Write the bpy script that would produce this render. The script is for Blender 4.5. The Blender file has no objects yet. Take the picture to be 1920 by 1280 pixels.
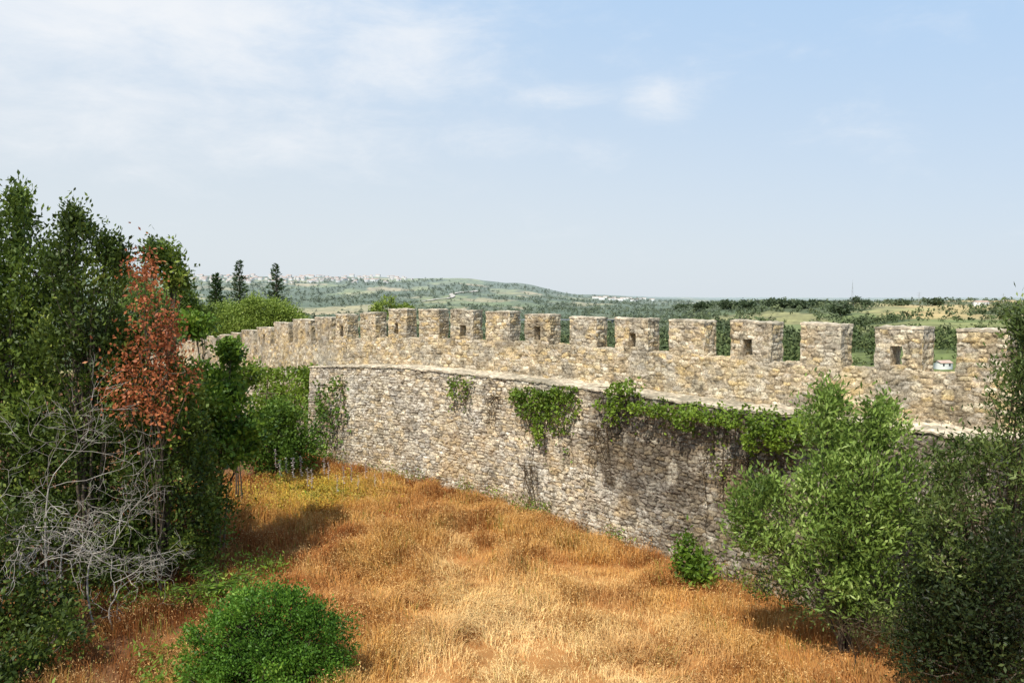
import bpy, math, random
import numpy as np
from mathutils import Vector
random.seed(5)
rng = np.random.default_rng(7)
scene = bpy.context.scene
C = scene.collection
F = 1507.0; CAMZ = 6.3; HY = 552.0
PIT = math.atan((640 - HY) / F)
cP, sP = math.cos(PIT), math.sin(PIT)

# ------------------------------------------------------------------ helpers
def at(px, py, Y):
    a = (px - 960) / F; b = (py - 640) / F
    dx, dy, dz = a, cP - b * sP, -sP - b * cP
    k = Y / dy
    return np.array([dx * k, Y, CAMZ + dz * k])
def proj(X, Y, Z):
    z = Z - CAMZ
    f = Y * cP - z * sP; u = Y * sP + z * cP
    return 960 + F * X / f, 640 - F * u / f
TBL = rng.random(65536)
def _h(i, j, k):
    return TBL[((i * 73856093) ^ (j * 19349663) ^ (k * 83492791)) & 65535]
def vn(x, y, z=0.0):
    x, y, z = np.broadcast_arrays(np.asarray(x, float), np.asarray(y, float), np.asarray(z, float))
    i, j, k = [np.floor(q).astype(np.int64) for q in (x, y, z)]
    fx, fy, fz = x - i, y - j, z - k
    fx, fy, fz = [q * q * (3 - 2 * q) for q in (fx, fy, fz)]
    r = 0
    for a in (0, 1):
        for b in (0, 1):
            for c in (0, 1):
                w = (fx if a else 1 - fx) * (fy if b else 1 - fy) * (fz if c else 1 - fz)
                r = r + w * _h(i + a, j + b, k + c)
    return r * 2 - 1
def fbm(x, y, z=0.0, o=4):
    r = 0; a = 1; t = 0
    for n in range(o):
        r = r + a * vn(x * 2**n + 17.3 * n, y * 2**n + 5.1 * n, z * 2**n + 9.7 * n); t += a; a *= .5
    return r / t
def sm(a, b, x):
    t = np.clip((x - a) / (b - a), 0, 1); return t * t * (3 - 2 * t)
def lerp(a, b, t): return a + (b - a) * t

def mesh_np(name, V, quads=None, tris=None, mat=None, parent=None, cols=None, smooth=False, loc=None):
    V = np.asarray(V, np.float32)
    if loc is not None: V = V - np.asarray(loc, np.float32)
    me = bpy.data.meshes.new(name)
    nq = 0 if quads is None else len(quads); nt = 0 if tris is None else len(tris)
    me.vertices.add(len(V)); me.vertices.foreach_set('co', V.ravel())
    loops = []
    if nq: loops.append(np.asarray(quads, np.int32).ravel())
    if nt: loops.append(np.asarray(tris, np.int32).ravel())
    L = np.concatenate(loops)
    me.loops.add(len(L)); me.loops.foreach_set('vertex_index', L)
    me.polygons.add(nq + nt)
    st = np.concatenate([np.arange(nq) * 4, nq * 4 + np.arange(nt) * 3]).astype(np.int32)
    me.polygons.foreach_set('loop_start', st)
    me.update(calc_edges=True)
    if smooth: me.polygons.foreach_set('use_smooth', np.ones(nq + nt, bool))
    if cols is not None:
        cols = np.asarray(cols, np.float32)
        if cols.shape[1] == 3: cols = np.concatenate([cols, np.ones((len(cols), 1), np.float32)], 1)
        at_ = me.attributes.new('Col', 'FLOAT_COLOR', 'POINT'); at_.data.foreach_set('color', cols.ravel())
    if mat: me.materials.append(mat)
    o = bpy.data.objects.new(name, me); C.objects.link(o)
    if parent: o.parent = parent
    elif loc is not None: o.location = [float(q) for q in loc]
    return o
def tag(o, label=None, cat=None, group=None, kind=None):
    if label: o['label'] = label
    if cat: o['category'] = cat
    if group: o['group'] = group
    if kind: o['kind'] = kind
    return o
def empty(name, loc, label, cat, group=None):
    o = bpy.data.objects.new(name, None); C.objects.link(o)
    o.location = [float(q) for q in loc]; o.empty_display_size = .3
    return tag(o, label, cat, group)

# ------------------------------------------------------------------ materials
def new_mat(name):
    m = bpy.data.materials.new(name); m.use_nodes = True
    nt = m.node_tree; nt.nodes.clear()
    out = nt.nodes.new('ShaderNodeOutputMaterial')
    return m, nt, out
def col_mat(name, rough=.95, nscale=30, namt=.35, bump=.3, bdist=.02, bscale=60):
    m, nt, out = new_mat(name); N = nt.nodes.new; L = nt.links.new
    a = N('ShaderNodeAttribute'); a.attribute_name = 'Col'
    tc = N('ShaderNodeTexCoord')
    n = N('ShaderNodeTexNoise'); n.inputs['Scale'].default_value = nscale; n.inputs['Detail'].default_value = 6
    L(tc.outputs['Object'], n.inputs['Vector'])
    mr = N('ShaderNodeMapRange'); mr.inputs[1].default_value = .3; mr.inputs[2].default_value = .7
    mr.inputs[3].default_value = 1 - namt; mr.inputs[4].default_value = 1 + namt
    L(n.outputs['Fac'], mr.inputs[0])
    mx = N('ShaderNodeVectorMath'); mx.operation = 'SCALE'
    L(a.outputs['Color'], mx.inputs[0]); L(mr.outputs[0], mx.inputs['Scale'])
    p = N('ShaderNodeBsdfPrincipled'); p.inputs['Roughness'].default_value = rough
    p.inputs['Specular IOR Level'].default_value = .1
    L(mx.outputs[0], p.inputs['Base Color'])
    if bump:
        b = N('ShaderNodeBump'); b.inputs['Strength'].default_value = bump; b.inputs['Distance'].default_value = bdist
        n2 = N('ShaderNodeTexNoise'); n2.inputs['Scale'].default_value = bscale; n2.inputs['Detail'].default_value = 5
        L(tc.outputs['Object'], n2.inputs['Vector']); L(n2.outputs['Fac'], b.inputs['Height']); L(b.outputs[0], p.inputs['Normal'])
    L(p.outputs[0], out.inputs[0]); return m
def leaf_mat(name, c0, c1, c2=None, trans=.3, gloss=.3, rough=.5, nscale=1.3):
    m, nt, out = new_mat(name); N = nt.nodes.new; L = nt.links.new
    g = N('ShaderNodeNewGeometry'); tc = N('ShaderNodeTexCoord')
    n = N('ShaderNodeTexNoise'); n.inputs['Scale'].default_value = nscale; n.inputs['Detail'].default_value = 3
    L(tc.outputs['Object'], n.inputs['Vector'])
    ad = N('ShaderNodeMath'); ad.operation = 'MULTIPLY_ADD'; ad.inputs[1].default_value = .5
    L(g.outputs['Random Per Island'], ad.inputs[0])
    s2 = N('ShaderNodeMath'); s2.operation = 'MULTIPLY_ADD'; s2.inputs[1].default_value = 1.6; s2.inputs[2].default_value = -.55
    L(n.outputs['Fac'], s2.inputs[0]); L(s2.outputs[0], ad.inputs[2])
    r = N('ShaderNodeValToRGB'); e = r.color_ramp.elements
    e[0].position = .1; e[0].color = (*c0, 1); e[1].position = .75; e[1].color = (*c1, 1)
    if c2: x = e.new(.95); x.color = (*c2, 1)
    L(ad.outputs[0], r.inputs[0])
    p = N('ShaderNodeBsdfPrincipled'); p.inputs['Roughness'].default_value = rough
    p.inputs['Specular IOR Level'].default_value = gloss
    t = N('ShaderNodeBsdfTranslucent'); mix = N('ShaderNodeMixShader'); mix.inputs[0].default_value = trans
    L(r.outputs[0], p.inputs['Base Color']); L(r.outputs[0], t.inputs[0])
    L(p.outputs[0], mix.inputs[1]); L(t.outputs[0], mix.inputs[2]); L(mix.outputs[0], out.inputs[0])
    return m
def noise_mat(name, c0, c1, scale=8, rough=.9):
    m, nt, out = new_mat(name); N = nt.nodes.new; L = nt.links.new
    tc = N('ShaderNodeTexCoord'); n = N('ShaderNodeTexNoise'); n.inputs['Scale'].default_value = scale; n.inputs['Detail'].default_value = 5
    L(tc.outputs['Object'], n.inputs['Vector'])
    r = N('ShaderNodeValToRGB'); e = r.color_ramp.elements
    e[0].position = .3; e[0].color = (*c0, 1); e[1].position = .7; e[1].color = (*c1, 1)
    L(n.outputs['Fac'], r.inputs[0])
    p = N('ShaderNodeBsdfPrincipled'); p.inputs['Roughness'].default_value = rough; p.inputs['Specular IOR Level'].default_value = .2
    L(r.outputs[0], p.inputs['Base Color']); L(p.outputs[0], out.inputs[0]); return m

M = dict(
 stone=col_mat('rubble stone', nscale=26, namt=.5, bump=.8, bdist=.03, bscale=45),
 mortar=col_mat('lime mortar', nscale=12, namt=.35, bump=.5, bdist=.02, bscale=30),
 terrain=col_mat('terrain', nscale=.03, namt=.2, bump=0),
 grass=col_mat('dry grass', nscale=3, namt=.12, bump=0),
 canopy=col_mat('far canopy', nscale=.2, namt=.2, bump=0),
 dark_ever=leaf_mat('dark evergreen leaves', (.024,.042,.008), (.10,.145,.02), (.30,.34,.06)),
 ever=leaf_mat('evergreen leaves', (.032,.058,.008), (.14,.20,.026), (.36,.42,.08)),
 bright=leaf_mat('bright leaves', (.055,.11,.012), (.18,.29,.03), (.38,.47,.08)),
 mid=leaf_mat('mid green leaves', (.04,.085,.010), (.13,.22,.026), (.28,.38,.06)),
 bush=leaf_mat('bush leaves', (.04,.10,.012), (.12,.25,.025), (.27,.42,.055), gloss=.25),
 ivy=leaf_mat('ivy leaves', (.07,.12,.014), (.22,.32,.035), (.40,.50,.08)),
 olive=leaf_mat('olive leaves', (.07,.115,.022), (.25,.36,.07), (.50,.60,.20), gloss=.25),
 olive_dark=leaf_mat('dark olive leaves', (.028,.045,.011), (.13,.18,.04), (.34,.40,.14), gloss=.25),
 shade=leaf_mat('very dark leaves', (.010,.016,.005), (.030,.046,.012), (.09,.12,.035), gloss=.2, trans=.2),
 rust=leaf_mat('rust dead leaves', (.20,.06,.022), (.48,.15,.055), (.62,.28,.11)),
 yellow=leaf_mat('yellow green leaves', (.14,.20,.03), (.28,.36,.06), (.40,.45,.12)),
 gold=leaf_mat('yellow flowers and weeds', (.24,.21,.04), (.60,.45,.06), (.75,.56,.10)),
 conifer=leaf_mat('conifer needles', (.025,.055,.014), (.06,.105,.025), (.12,.17,.05)),
 ridge=leaf_mat('ridge tree leaves', (.05,.075,.035), (.09,.12,.055), (.15,.17,.08)),
 dry=leaf_mat('dry weed', (.22,.11,.04), (.42,.26,.10), (.5,.36,.16)),
 creeper=leaf_mat('brown creeper', (.05,.035,.018), (.12,.085,.04), (.2,.16,.06)),
 bark=noise_mat('brown bark', (.06,.045,.03), (.16,.125,.09)),
 dead=noise_mat('grey dead twigs', (.22,.19,.155), (.56,.51,.44), 3),
 vine=noise_mat('dry vine stems', (.05,.035,.022), (.13,.09,.05), 4),
 petal=noise_mat('pale flowers', (.30,.23,.23), (.56,.50,.46), 20),
 white=noise_mat('white render', (.70,.70,.68), (.82,.82,.79), .2),
 far_white=noise_mat('hazy white render', (.56,.56,.56), (.68,.68,.67), .2),
 tile=noise_mat('terracotta tiles', (.50,.34,.27), (.58,.42,.35), .3),
 road=noise_mat('pale road', (.42,.38,.33), (.5,.46,.4), .02),
 conc=noise_mat('concrete', (.2,.22,.24), (.3,.32,.33), .05),
 steel=noise_mat('grey steel', (.3,.33,.36), (.42,.44,.47), .5),
 window=noise_mat('dark window', (.03,.03,.04), (.06,.06,.07), 1),
)

# ------------------------------------------------------------------ geometry generators
def unit(v): return v / np.maximum(np.linalg.norm(v, axis=-1, keepdims=True), 1e-9)
def rand_unit(n): return unit(rng.normal(size=(n, 3)))
def leaf_arrays(c, L, W, bias=(0, 0, .3), out=None, spread=1.0):
    n = len(c)
    d = rand_unit(n) * spread + np.asarray(bias)
    if out is not None: d = d + out
    d = unit(d)
    s = unit(np.cross(d, rand_unit(n))); nn = np.cross(d, s)
    l = (L * rng.uniform(.6, 1.35, n))[:, None]; w = (W * rng.uniform(.7, 1.3, n))[:, None]
    V = np.stack([c, c + d * l * .5 + s * w * .5 + nn * w * .15, c + d * l, c + d * l * .5 - s * w * .5 + nn * w * .15], 1).reshape(-1, 3)
    Q = np.arange(n * 4).reshape(-1, 4)
    return V, Q
def tube_arrays(segs, sides=5):
    S = np.array([[*a, *b, r0, r1] for a, b, r0, r1 in segs], float)
    p0, p1, r0, r1 = S[:, :3], S[:, 3:6], S[:, 6], S[:, 7]
    d = unit(p1 - p0); ref = np.where(np.abs(d[:, 2:3]) > .9, np.array([[1., 0, 0]]), np.array([[0, 0, 1.]]))
    u = unit(np.cross(d, ref)); v = np.cross(d, u)
    a = np.arange(sides) * 2 * math.pi / sides
    ring = u[:, None] * np.cos(a)[None, :, None] + v[:, None] * np.sin(a)[None, :, None]
    V = np.concatenate([p0[:, None] + ring * r0[:, None, None], p1[:, None] + ring * r1[:, None, None]], 1)
    n = len(S); base = (np.arange(n) * 2 * sides)[:, None]; k = np.arange(sides); k2 = (k + 1) % sides
    Q = np.stack([base + k, base + k2, base + k2 + sides, base + k + sides], -1).reshape(-1, 4)
    return V.reshape(-1, 3), Q
def bez(p0, p1, p2, n):
    t = np.linspace(0, 1, n)[:, None]
    return (1 - t)**2 * p0 + 2 * t * (1 - t) * p1 + t * t * p2
def path_segs(P, r0, r1, jit=0):
    n = len(P); r = np.linspace(r0, r1, n)
    if jit: P = P.copy(); P[1:-1] += rng.normal(size=(n - 2, 3)) * jit
    return [(P[i], P[i + 1], r[i], r[i + 1]) for i in range(n - 1)]

def lobed_tree(name, label, cat, base, lobes, nclump, nleaf, crad, leaf, mleaf, mbark='bark', tr=.06,
               shell=.45, bias=(0, 0, .35), group=None, twig=.007, crown='crown', flat=.8):
    base = np.asarray(base, float)
    root = empty(name, base, label, cat, group)
    segs = []; cen = []; outs = []
    for c, r in lobes:
        c = np.asarray(c, float); r = np.asarray(r if np.ndim(r) else (r, r, r), float)
        ctl_ = base + (c - base) * np.array([.25, .25, .65]) + rng.normal(size=3) * .15
        P = bez(base + np.array([rng.normal() * .06, rng.normal() * .06, -.1]), ctl_, c, 9)
        segs += path_segs(P, tr, tr * .25, .03)
        vol = max(.2, (r[0] * r[1] * r[2])**(2 / 3))
        k = int(nclump * vol)
        d = rand_unit(k); rad = shell + (1 - shell) * rng.random(k)**.6
        rad *= 1 + .45 * fbm(d[:, 0] * 2 + c[0], d[:, 1] * 2 + c[1], d[:, 2] * 2 + c[2], 3)
        q = c + d * rad[:, None] * r
        q = q[q[:, 2] > base[2] + .1]
        for p in q[::3]:
            b = P[rng.integers(4, 9)]
            segs += path_segs(bez(b, (b + p) / 2 + rng.normal(size=3) * .15, p, 4), twig * 1.7, twig * .6)
        cen.append(q); outs.append(unit(q - c))
    q = np.concatenate(cen); o = np.concatenate(outs)
    qq = np.repeat(q, nleaf, 0); oo = np.repeat(o, nleaf, 0)
    cr = np.repeat(crad * rng.uniform(.6, 1.4, len(q)), nleaf)[:, None]
    off = rng.normal(size=qq.shape) * cr; off[:, 2] *= flat
    V, Q = leaf_arrays(qq + off, leaf[0], leaf[1], bias, oo * .5)
    tv, tq = tube_arrays(segs)
    mesh_np('trunk', tv - base, tq, mat=M[mbark], parent=root)
    mesh_np(crown, V - base, Q, mat=M[mleaf], parent=root)
    return root

def grow(p, d, L, r, lvl, segs, wig=.35, split=3, up=.15, minr=.0026):
    n = 4; q = p
    for i in range(n):
        d = unit(d + rng.normal(size=3) * wig * .5 + np.array([0, 0, up * .25]))
        q2 = q + d * L / n
        segs.append((q, q2, r * (1 - .1 * i), r * (1 - .1 * (i + 1)))); q = q2
        if lvl > 0 and i > 0 and rng.random() < .6:
            grow(q, unit(d + rng.normal(size=3) * .75), L * rng.uniform(.45, .75), max(minr, r * .55), lvl - 1, segs, wig, split, up)
    if lvl > 0:
        for k in range(split):
            grow(q, unit(d + rng.normal(size=3) * .6), L * rng.uniform(.55, .85), max(minr, r * .62), lvl - 1, segs, wig, split, up)

# ------------------------------------------------------------------ wall curve
ctl = [(250,62),(300,56),(370,49),(430,44),(500,38.5),(600,33),(680,30.3),(750,28.6),(850,27.2),(950,25.7),(1100,23.4),(1250,21.3),(1400,19.4),(1600,17.4),(1800,15.7),(1920,14.8),(2150,13.4),(2500,12)]
pts = np.array([at(p, 680, d)[:2] for p, d in ctl])
seg = np.linalg.norm(np.diff(pts, axis=0), axis=1); cs = np.concatenate([[0], np.cumsum(seg)])
S = np.arange(0, cs[-1], .05)
CX = np.interp(S, cs, pts[:, 0]); CY = np.interp(S, cs, pts[:, 1])
w = 60; ker = np.hanning(w * 2 + 1); ker /= ker.sum()
def smooth(a):
    lo = 2 * a[0] - a[1:w + 1][::-1]; hi = 2 * a[-1] - a[-w - 1:-1][::-1]
    return np.convolve(np.concatenate([lo, a, hi]), ker, 'valid')
CX, CY = smooth(CX), smooth(CY)
TX = np.gradient(CX, S); TY = np.gradient(CY, S); tl = np.hypot(TX, TY); TX /= tl; TY /= tl
NX, NY = TY, -TX
flip = np.sign(np.mean(NX * -CX + NY * -CY)); NX *= flip; NY *= flip
PXS = proj(CX, CY, np.full_like(CX, 5.0))[0]
PXB = proj(CX - NX * .5, CY - NY * .5, np.full_like(CX, 5.4))[0]
def s_of_px(px): return float(np.interp(px, PXS, S))
def d_of_px(px): return float(np.interp(px, PXS, CY))
def ztab(tab):
    z = [at(t[0], t[1], d_of_px(t[0]))[2] for t in tab]
    ss = [s_of_px(t[0]) for t in tab]
    return lambda s: np.interp(s, ss, z)
breast = ztab([(260,668),(370,658),(400,656),(440,650),(480,646),(510,644),(550,641),(590,639),(640,636),(700,633),(740,633),(840,636),(900,638),(975,642),(1060,648),(1145,655),(1245,661),(1355,672),(1485,682),(1620,692),(1770,700),(1900,709),(2150,722),(2400,735)])
walk0 = ztab([(260,720),(400,692),(500,689),(600,688),(700,685),(750,684),(850,691),(950,702),(1100,718),(1250,739),(1400,757),(1600,782),(1800,802),(1920,816),(2150,842),(2400,867)])
WLK = smooth(walk0(S)); BRS = smooth(breast(S))
walkz = lambda s: np.interp(s, S, WLK)
brz = lambda s: np.interp(s, S, BRS)
def P3(s, t, z):
    return np.stack([np.interp(s, S, CX) - np.interp(s, S, NX) * t, np.interp(s, S, CY) - np.interp(s, S, NY) * t, z], -1)
def Nrm(s): return np.stack([np.interp(s, S, NX), np.interp(s, S, NY), np.zeros_like(s)], -1)
WW = 1.05
FX = CX + NX * WW; FY = CY + NY * WW
FPX = proj(FX, FY, np.full_like(FX, 2.0))[0]
def sf_of_px(px): return float(np.interp(px, FPX, S))
def df_of_px(px): return np.interp(px, FPX, FY)
s_f0 = sf_of_px(582)
def front_pt(px, py, off=0.0):
    d = float(df_of_px(px)); p = at(px, py, d); s = sf_of_px(px)
    zt = walkz(s); b = .22 * np.clip((zt - p[2]) / (zt + .4), 0, 1)
    return p + Nrm(np.array([s]))[0] * (off + b)

PAL = {
 'upper': (np.array([(.60,.48,.29),(.52,.42,.28),(.62,.53,.37),(.45,.36,.24),(.59,.44,.23),(.53,.45,.34),(.66,.57,.42),(.43,.33,.20)]), np.array((.27,.21,.14))),
 'lower': (np.array([(.64,.54,.38),(.56,.47,.34),(.48,.39,.28),(.69,.61,.48),(.57,.44,.27),(.44,.37,.28),(.55,.48,.38),(.62,.50,.33)]), np.array((.16,.125,.083))),
 'mortar': (np.array([(.54,.46,.34),(.50,.42,.31)]), np.array((.42,.34,.24))),
}
def stones(u, v, seed, cw, ch):
    """irregular, roughly coursed rubble: staggered, weighted cells; returns distance to joint and two random numbers per stone"""
    uu = u / cw + .20 * vn(u * 2.3, v * 2.3, seed) + .14 * vn(u * 7.1, v * 7.1, seed + 5)
    vv = v / ch + .28 * vn(u * .9, v * 1.2, seed + 7) + .20 * vn(u * 5.7, v * 5.7, seed + 9)
    j = np.floor(vv).astype(np.int64); sd = np.full_like(j, seed)
    f1 = np.full(u.shape, 1e9); f2 = np.full(u.shape, 1e9); rid = np.zeros(u.shape); prot = np.zeros(u.shape)
    for b in (-1, 0, 1):
        jb = j + b; st = _h(jb, jb * 3 + 1, sd) * 7.0
        i = np.floor(uu - st).astype(np.int64)
        for a in (-1, 0, 1):
            ia = i + a
            cx = ia + .5 + .8 * (_h(ia, jb, sd + 11) - .5) + st; cy = jb + .5 + .36 * (_h(ia, jb, sd + 23) - .5)
            dd = (np.abs(uu - cx)**5 + np.abs(vv - cy)**5)**.2 - .28 * _h(ia, jb, sd + 31)
            m = dd < f1
            f2 = np.where(m, f1, np.minimum(f2, dd))
            rid = np.where(m, _h(ia, jb, sd + 41), rid); prot = np.where(m, _h(ia, jb, sd + 53), prot)
            f1 = np.where(m, dd, f1)
    return (f2 - f1) * .5 * (cw + ch) * .45, rid, prot

def wall_color(P, e, rid, style):
    pal, jc = PAL[style]
    k = (rid * 977.7 % 1 * len(pal)).astype(int) % len(pal)
    c = pal[k] * (.78 + .40 * ((rid * 31.7) % 1))[..., None]
    X, Y, Z = P[..., 0], P[..., 1], P[..., 2]
    n1 = fbm(X * 1.1, Y * 1.1, Z * 1.1, 4); n2 = fbm(X * 5 + 3, Y * 5, Z * 5, 4); n3 = fbm(X * 14, Y * 14, Z * 14, 3)
    c = c * (1 + .35 * n2 + .45 * n3)[..., None]
    fill = sm(-.2, .25, fbm(X * 1.7 + 40, Y * 1.7, Z * 1.7, 3))
    jcol = lerp(jc, jc * 2.3, (fill * .95)[..., None])
    j = sm(.002, .014, e)
    c = lerp(jcol * (1 + .35 * n3)[..., None], c, j[..., None])
    if style == 'upper':
        c = lerp(c, np.array((.60,.43,.19)), (.4 * sm(.12, .5, n1))[..., None])
        c = lerp(c, np.array((.42,.385,.32)), (.5 * sm(.0, .35, fbm(X * 1.4 + 21, Y * 1.4, Z * 1.4, 4)))[..., None])
        c = lerp(c, np.array((.17,.145,.11)), (.55 * sm(.05, .4, fbm(X * 2.3 + 9, Y * 2.3, Z * 2.3, 4)))[..., None])
        c = lerp(c, np.array((.10,.085,.06)), (.65 * sm(.28, .5, fbm(X * 7, Y * 7, Z * 7 + 4, 3)))[..., None])
    elif style == 'lower':
        c = lerp(c, np.array((.51,.34,.16)), (.5 * sm(-.05, .45, n1) * sm(4.0, .8, Z))[..., None])
        grey = sm(-.1, .35, fbm(X * .9 + 70, Y * .9, Z * .8, 4)); c = lerp(c, c.mean(-1, keepdims=True) * np.array((1.0, .94, .84)), (grey * .4)[..., None])
        st = fbm(X * 1.3 + Y * 1.0, Z * .22, 3.3, 4) * 1.3 + .14 + .10 * Z / 3.8 - .45 * sm(19, 24, Y)
        stain_shadow = np.exp(-((X - 3.5) / 1.5)**2) * sm(.9, 2.4, Z) * sm(3.95, 3.5, Z) * sm(-.35, .12, fbm(X * 2, Y * 2, Z * 1.0, 4))  # dark stain patch, with the ledge plants' shadow also painted into the colour
        c = lerp(c, c * np.array((.26,.25,.245)), np.clip(.72 * sm(.05, .4, st) + .9 * stain_shadow, 0, .92)[..., None])
        c = lerp(c, np.array((.70,.63,.50)), (.4 * sm(.15, .5, fbm(X * 3, Y * 3, Z * 3 + 11, 3)))[..., None])
        c = lerp(c, np.array((.10,.08,.055)), (.6 * sm(.22, .42, fbm(X * 6, Y * 6, Z * 6 + 4, 3)))[..., None])
    elif style == 'mortar':
        c = lerp(c, np.array((.24,.21,.15)), (.7 * sm(-.05, .3, fbm(X * 2.1, Y * 2.1, Z + 2, 4)))[..., None])
    return c

def block(name, s0, s1, tA, tB, lo, hi, res, style, parent, faces='FTLR', hole=None, seed=1, mat='stone', amp=.03, irr=.03, cw=.32, ch=.18, label=None, batter=0.):
    fl = (lambda f: f if callable(f) else (lambda s: np.full_like(s, f)))
    lo, hi = fl(lo), fl(hi)
    def lin(a, b, cuts=()):
        xs = [a, *[c for c in cuts if a < c < b], b]; o = [np.array([a])]
        for p, q in zip(xs[:-1], xs[1:]):
            n = max(1, int(round((q - p) / res))); o.append(np.linspace(p, q, n + 1)[1:])
        return np.concatenate(o)
    allV, allQ, allC = [], [], []; off = 0
    sm0 = np.array([(s0 + s1) / 2]); H = float(hi(sm0)[0] - lo(sm0)[0])
    hs = [hole[0], hole[1]] if hole else []; hw = [hole[2] / H, hole[3] / H] if hole else []
    sg = lin(s0, s1, hs); tg = lin(tA, tB)
    nw = lin(0, H, [q * H for q in hw]) / H
    def add(P, N, u, v, fade, keep=None):
        nonlocal off
        e, rid, prot = stones(u, v, seed + len(allV) * 13, cw, ch)
        h = sm(0, .016, e) * (.5 + .8 * prot) * amp * 1.5 - amp * .8
        h = h + .018 * fbm(P[..., 0] * 9, P[..., 1] * 9, P[..., 2] * 9, 4)
        if style == 'mortar': h = h * .3
        fd = np.clip(fade / .03, 0, 1)
        Q = P + N * (h * fd)[..., None]
        for a in range(3):
            Q[..., a] += irr * (vn(P[..., 0] * 3.1 + 31 * a, P[..., 1] * 3.1, P[..., 2] * 3.1) + .7 * vn(P[..., 0] * 8.3 + 31 * a, P[..., 1] * 8.3, P[..., 2] * 8.3) + .4 * vn(P[..., 0] * 19 + 31 * a, P[..., 1] * 19, P[..., 2] * 19)) * (1 if style != 'mortar' or a == 2 else .6)
        col = wall_color(P, e, rid, style)
        nu, nv = P.shape[:2]; idx = np.arange(nu * nv).reshape(nu, nv) + off
        q = np.stack([idx[:-1, :-1], idx[1:, :-1], idx[1:, 1:], idx[:-1, 1:]], -1)
        q = q[keep] if keep is not None else q.reshape(-1, 4)
        allV.append(Q.reshape(-1, 3)); allC.append(col.reshape(-1, 3)); allQ.append(q); off += nu * nv
    def vert(sv, tv, wv, n, u):
        z = lo(sv) + (hi(sv) - lo(sv)) * wv
        t = tv - batter * (1 - wv)
        return P3(sv, t, z), n, u, z - hi(sv)
    for f in faces:
        if f in 'FB':
            sv, wv = np.meshgrid(sg, nw, indexing='ij'); t = tA if f == 'F' else tB
            n = Nrm(sv) * (1 if f == 'F' else -1)
            P, n, u, v = vert(sv, np.full_like(sv, t), wv, n, sv)
            fade = np.minimum(np.minimum(sv - s0, s1 - sv), np.minimum(wv, 1 - wv) * H)
            keep = None
            if hole:
                ms = (sg[:-1] + sg[1:]) / 2; mw = (nw[:-1] + nw[1:]) / 2
                ins = ((ms > hs[0]) & (ms < hs[1]))[:, None] & ((mw > hw[0]) & (mw < hw[1]))[None, :]
                keep = ~ins
                ds = np.maximum(np.maximum(hs[0] - sv, sv - hs[1]), 0); dw = np.maximum(np.maximum(hw[0] - wv, wv - hw[1]), 0) * H
                fade = np.minimum(fade, np.hypot(ds, dw))
            add(P, n, u, v, fade, keep)
        elif f in 'LR':
            tv, wv = np.meshgrid(tg, nw, indexing='ij'); s = s0 if f == 'L' else s1
            sv = np.full_like(tv, s); tan = np.stack([np.interp(sv, S, TX), np.interp(sv, S, TY), 0 * sv], -1) * (-1 if f == 'L' else 1)
            P, n, u, v = vert(sv, tv, wv, tan, tv)
            add(P, n, u, v, np.minimum(np.minimum(tv - tA, tB - tv), np.minimum(wv, 1 - wv) * H))
        elif f == 'T':
            sv, tv = np.meshgrid(sg, tg, indexing='ij')
            P = P3(sv, tv, hi(sv)); n = np.zeros_like(P); n[..., 2] = 1
            add(P, n, sv, tv, np.minimum(np.minimum(sv - s0, s1 - sv), np.minimum(tv - tA, tB - tv)))
    if hole:
        ws = nw[(nw >= hw[0] - 1e-6) & (nw <= hw[1] + 1e-6)]; ss = sg[(sg >= hs[0] - 1e-6) & (sg <= hs[1] + 1e-6)]
        for s in hs:
            tv, wv = np.meshgrid(tg, ws, indexing='ij'); sv = np.full_like(tv, s)
            P, n, u, v = vert(sv, tv, wv, np.zeros(tv.shape + (3,)), tv); add(P, n, u, v, np.zeros_like(tv))
        for wq in hw:
            tv, sv = np.meshgrid(tg, ss, indexing='ij')
            P, n, u, v = vert(sv, tv, np.full_like(tv, wq), np.zeros(tv.shape + (3,)), sv); add(P, n, u, tv, np.zeros_like(tv))
    o = mesh_np(name, np.concatenate(allV), np.concatenate(allQ), mat=M[mat], parent=parent, cols=np.concatenate(allC), smooth=True)
    if label: o['label'] = label
    return o

wall = empty('castle_wall', (0, 0, 0), 'long curving medieval rubble stone wall with square battlements and a wall walk', 'castle wall')
sE = S[-1] - .5
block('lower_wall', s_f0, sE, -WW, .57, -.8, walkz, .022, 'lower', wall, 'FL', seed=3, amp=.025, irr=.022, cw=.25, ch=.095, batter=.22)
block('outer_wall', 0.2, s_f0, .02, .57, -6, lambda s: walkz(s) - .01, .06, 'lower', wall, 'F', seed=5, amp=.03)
block('wall_walk', s_f0 - .03, sE, -WW - .05, -.0, lambda s: walkz(s) + .004, lambda s: walkz(s) + .05, .05, 'mortar', wall, 'FTL', seed=8, mat='mortar', irr=.035)
s_mid = s_of_px(640)
block('parapet', s_mid, sE, 0, .52, walkz, brz, .023, 'upper', wall, 'FTB', seed=11, amp=.020, irr=.022, cw=.24, ch=.105)
block('parapet', 0.2, s_mid, 0, .52, walkz, brz, .05, 'upper', wall, 'FTB', seed=12, amp=.022, irr=.022, cw=.24, ch=.105)
mer = [(274,292,655,0),(298,316,650,0),(322,340,644,0),(343,361,639,0),(364,383,634,0),(387,407,631,0),(411,428,628,0),(432,448,624,0),(452,477,619,0),(481,510,614,1),(514,545,605,0),(549,587,599,1),(591,625,595,0),(629,671,589,1),(675,723,586,0),
 (728,780,579,1),(785,840,580,0),(844,904,581,1),(911,975,584,0),(984,1050,589,1),(1067,1138,595,0),(1153,1236,597,1),(1254,1342,601,0),(1369,1467,603,1),(1501,1597,607,0),(1639,1750,613,1),(1793,1905,618,0),(1960,2090,626,1),(2150,2300,634,0)]
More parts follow.
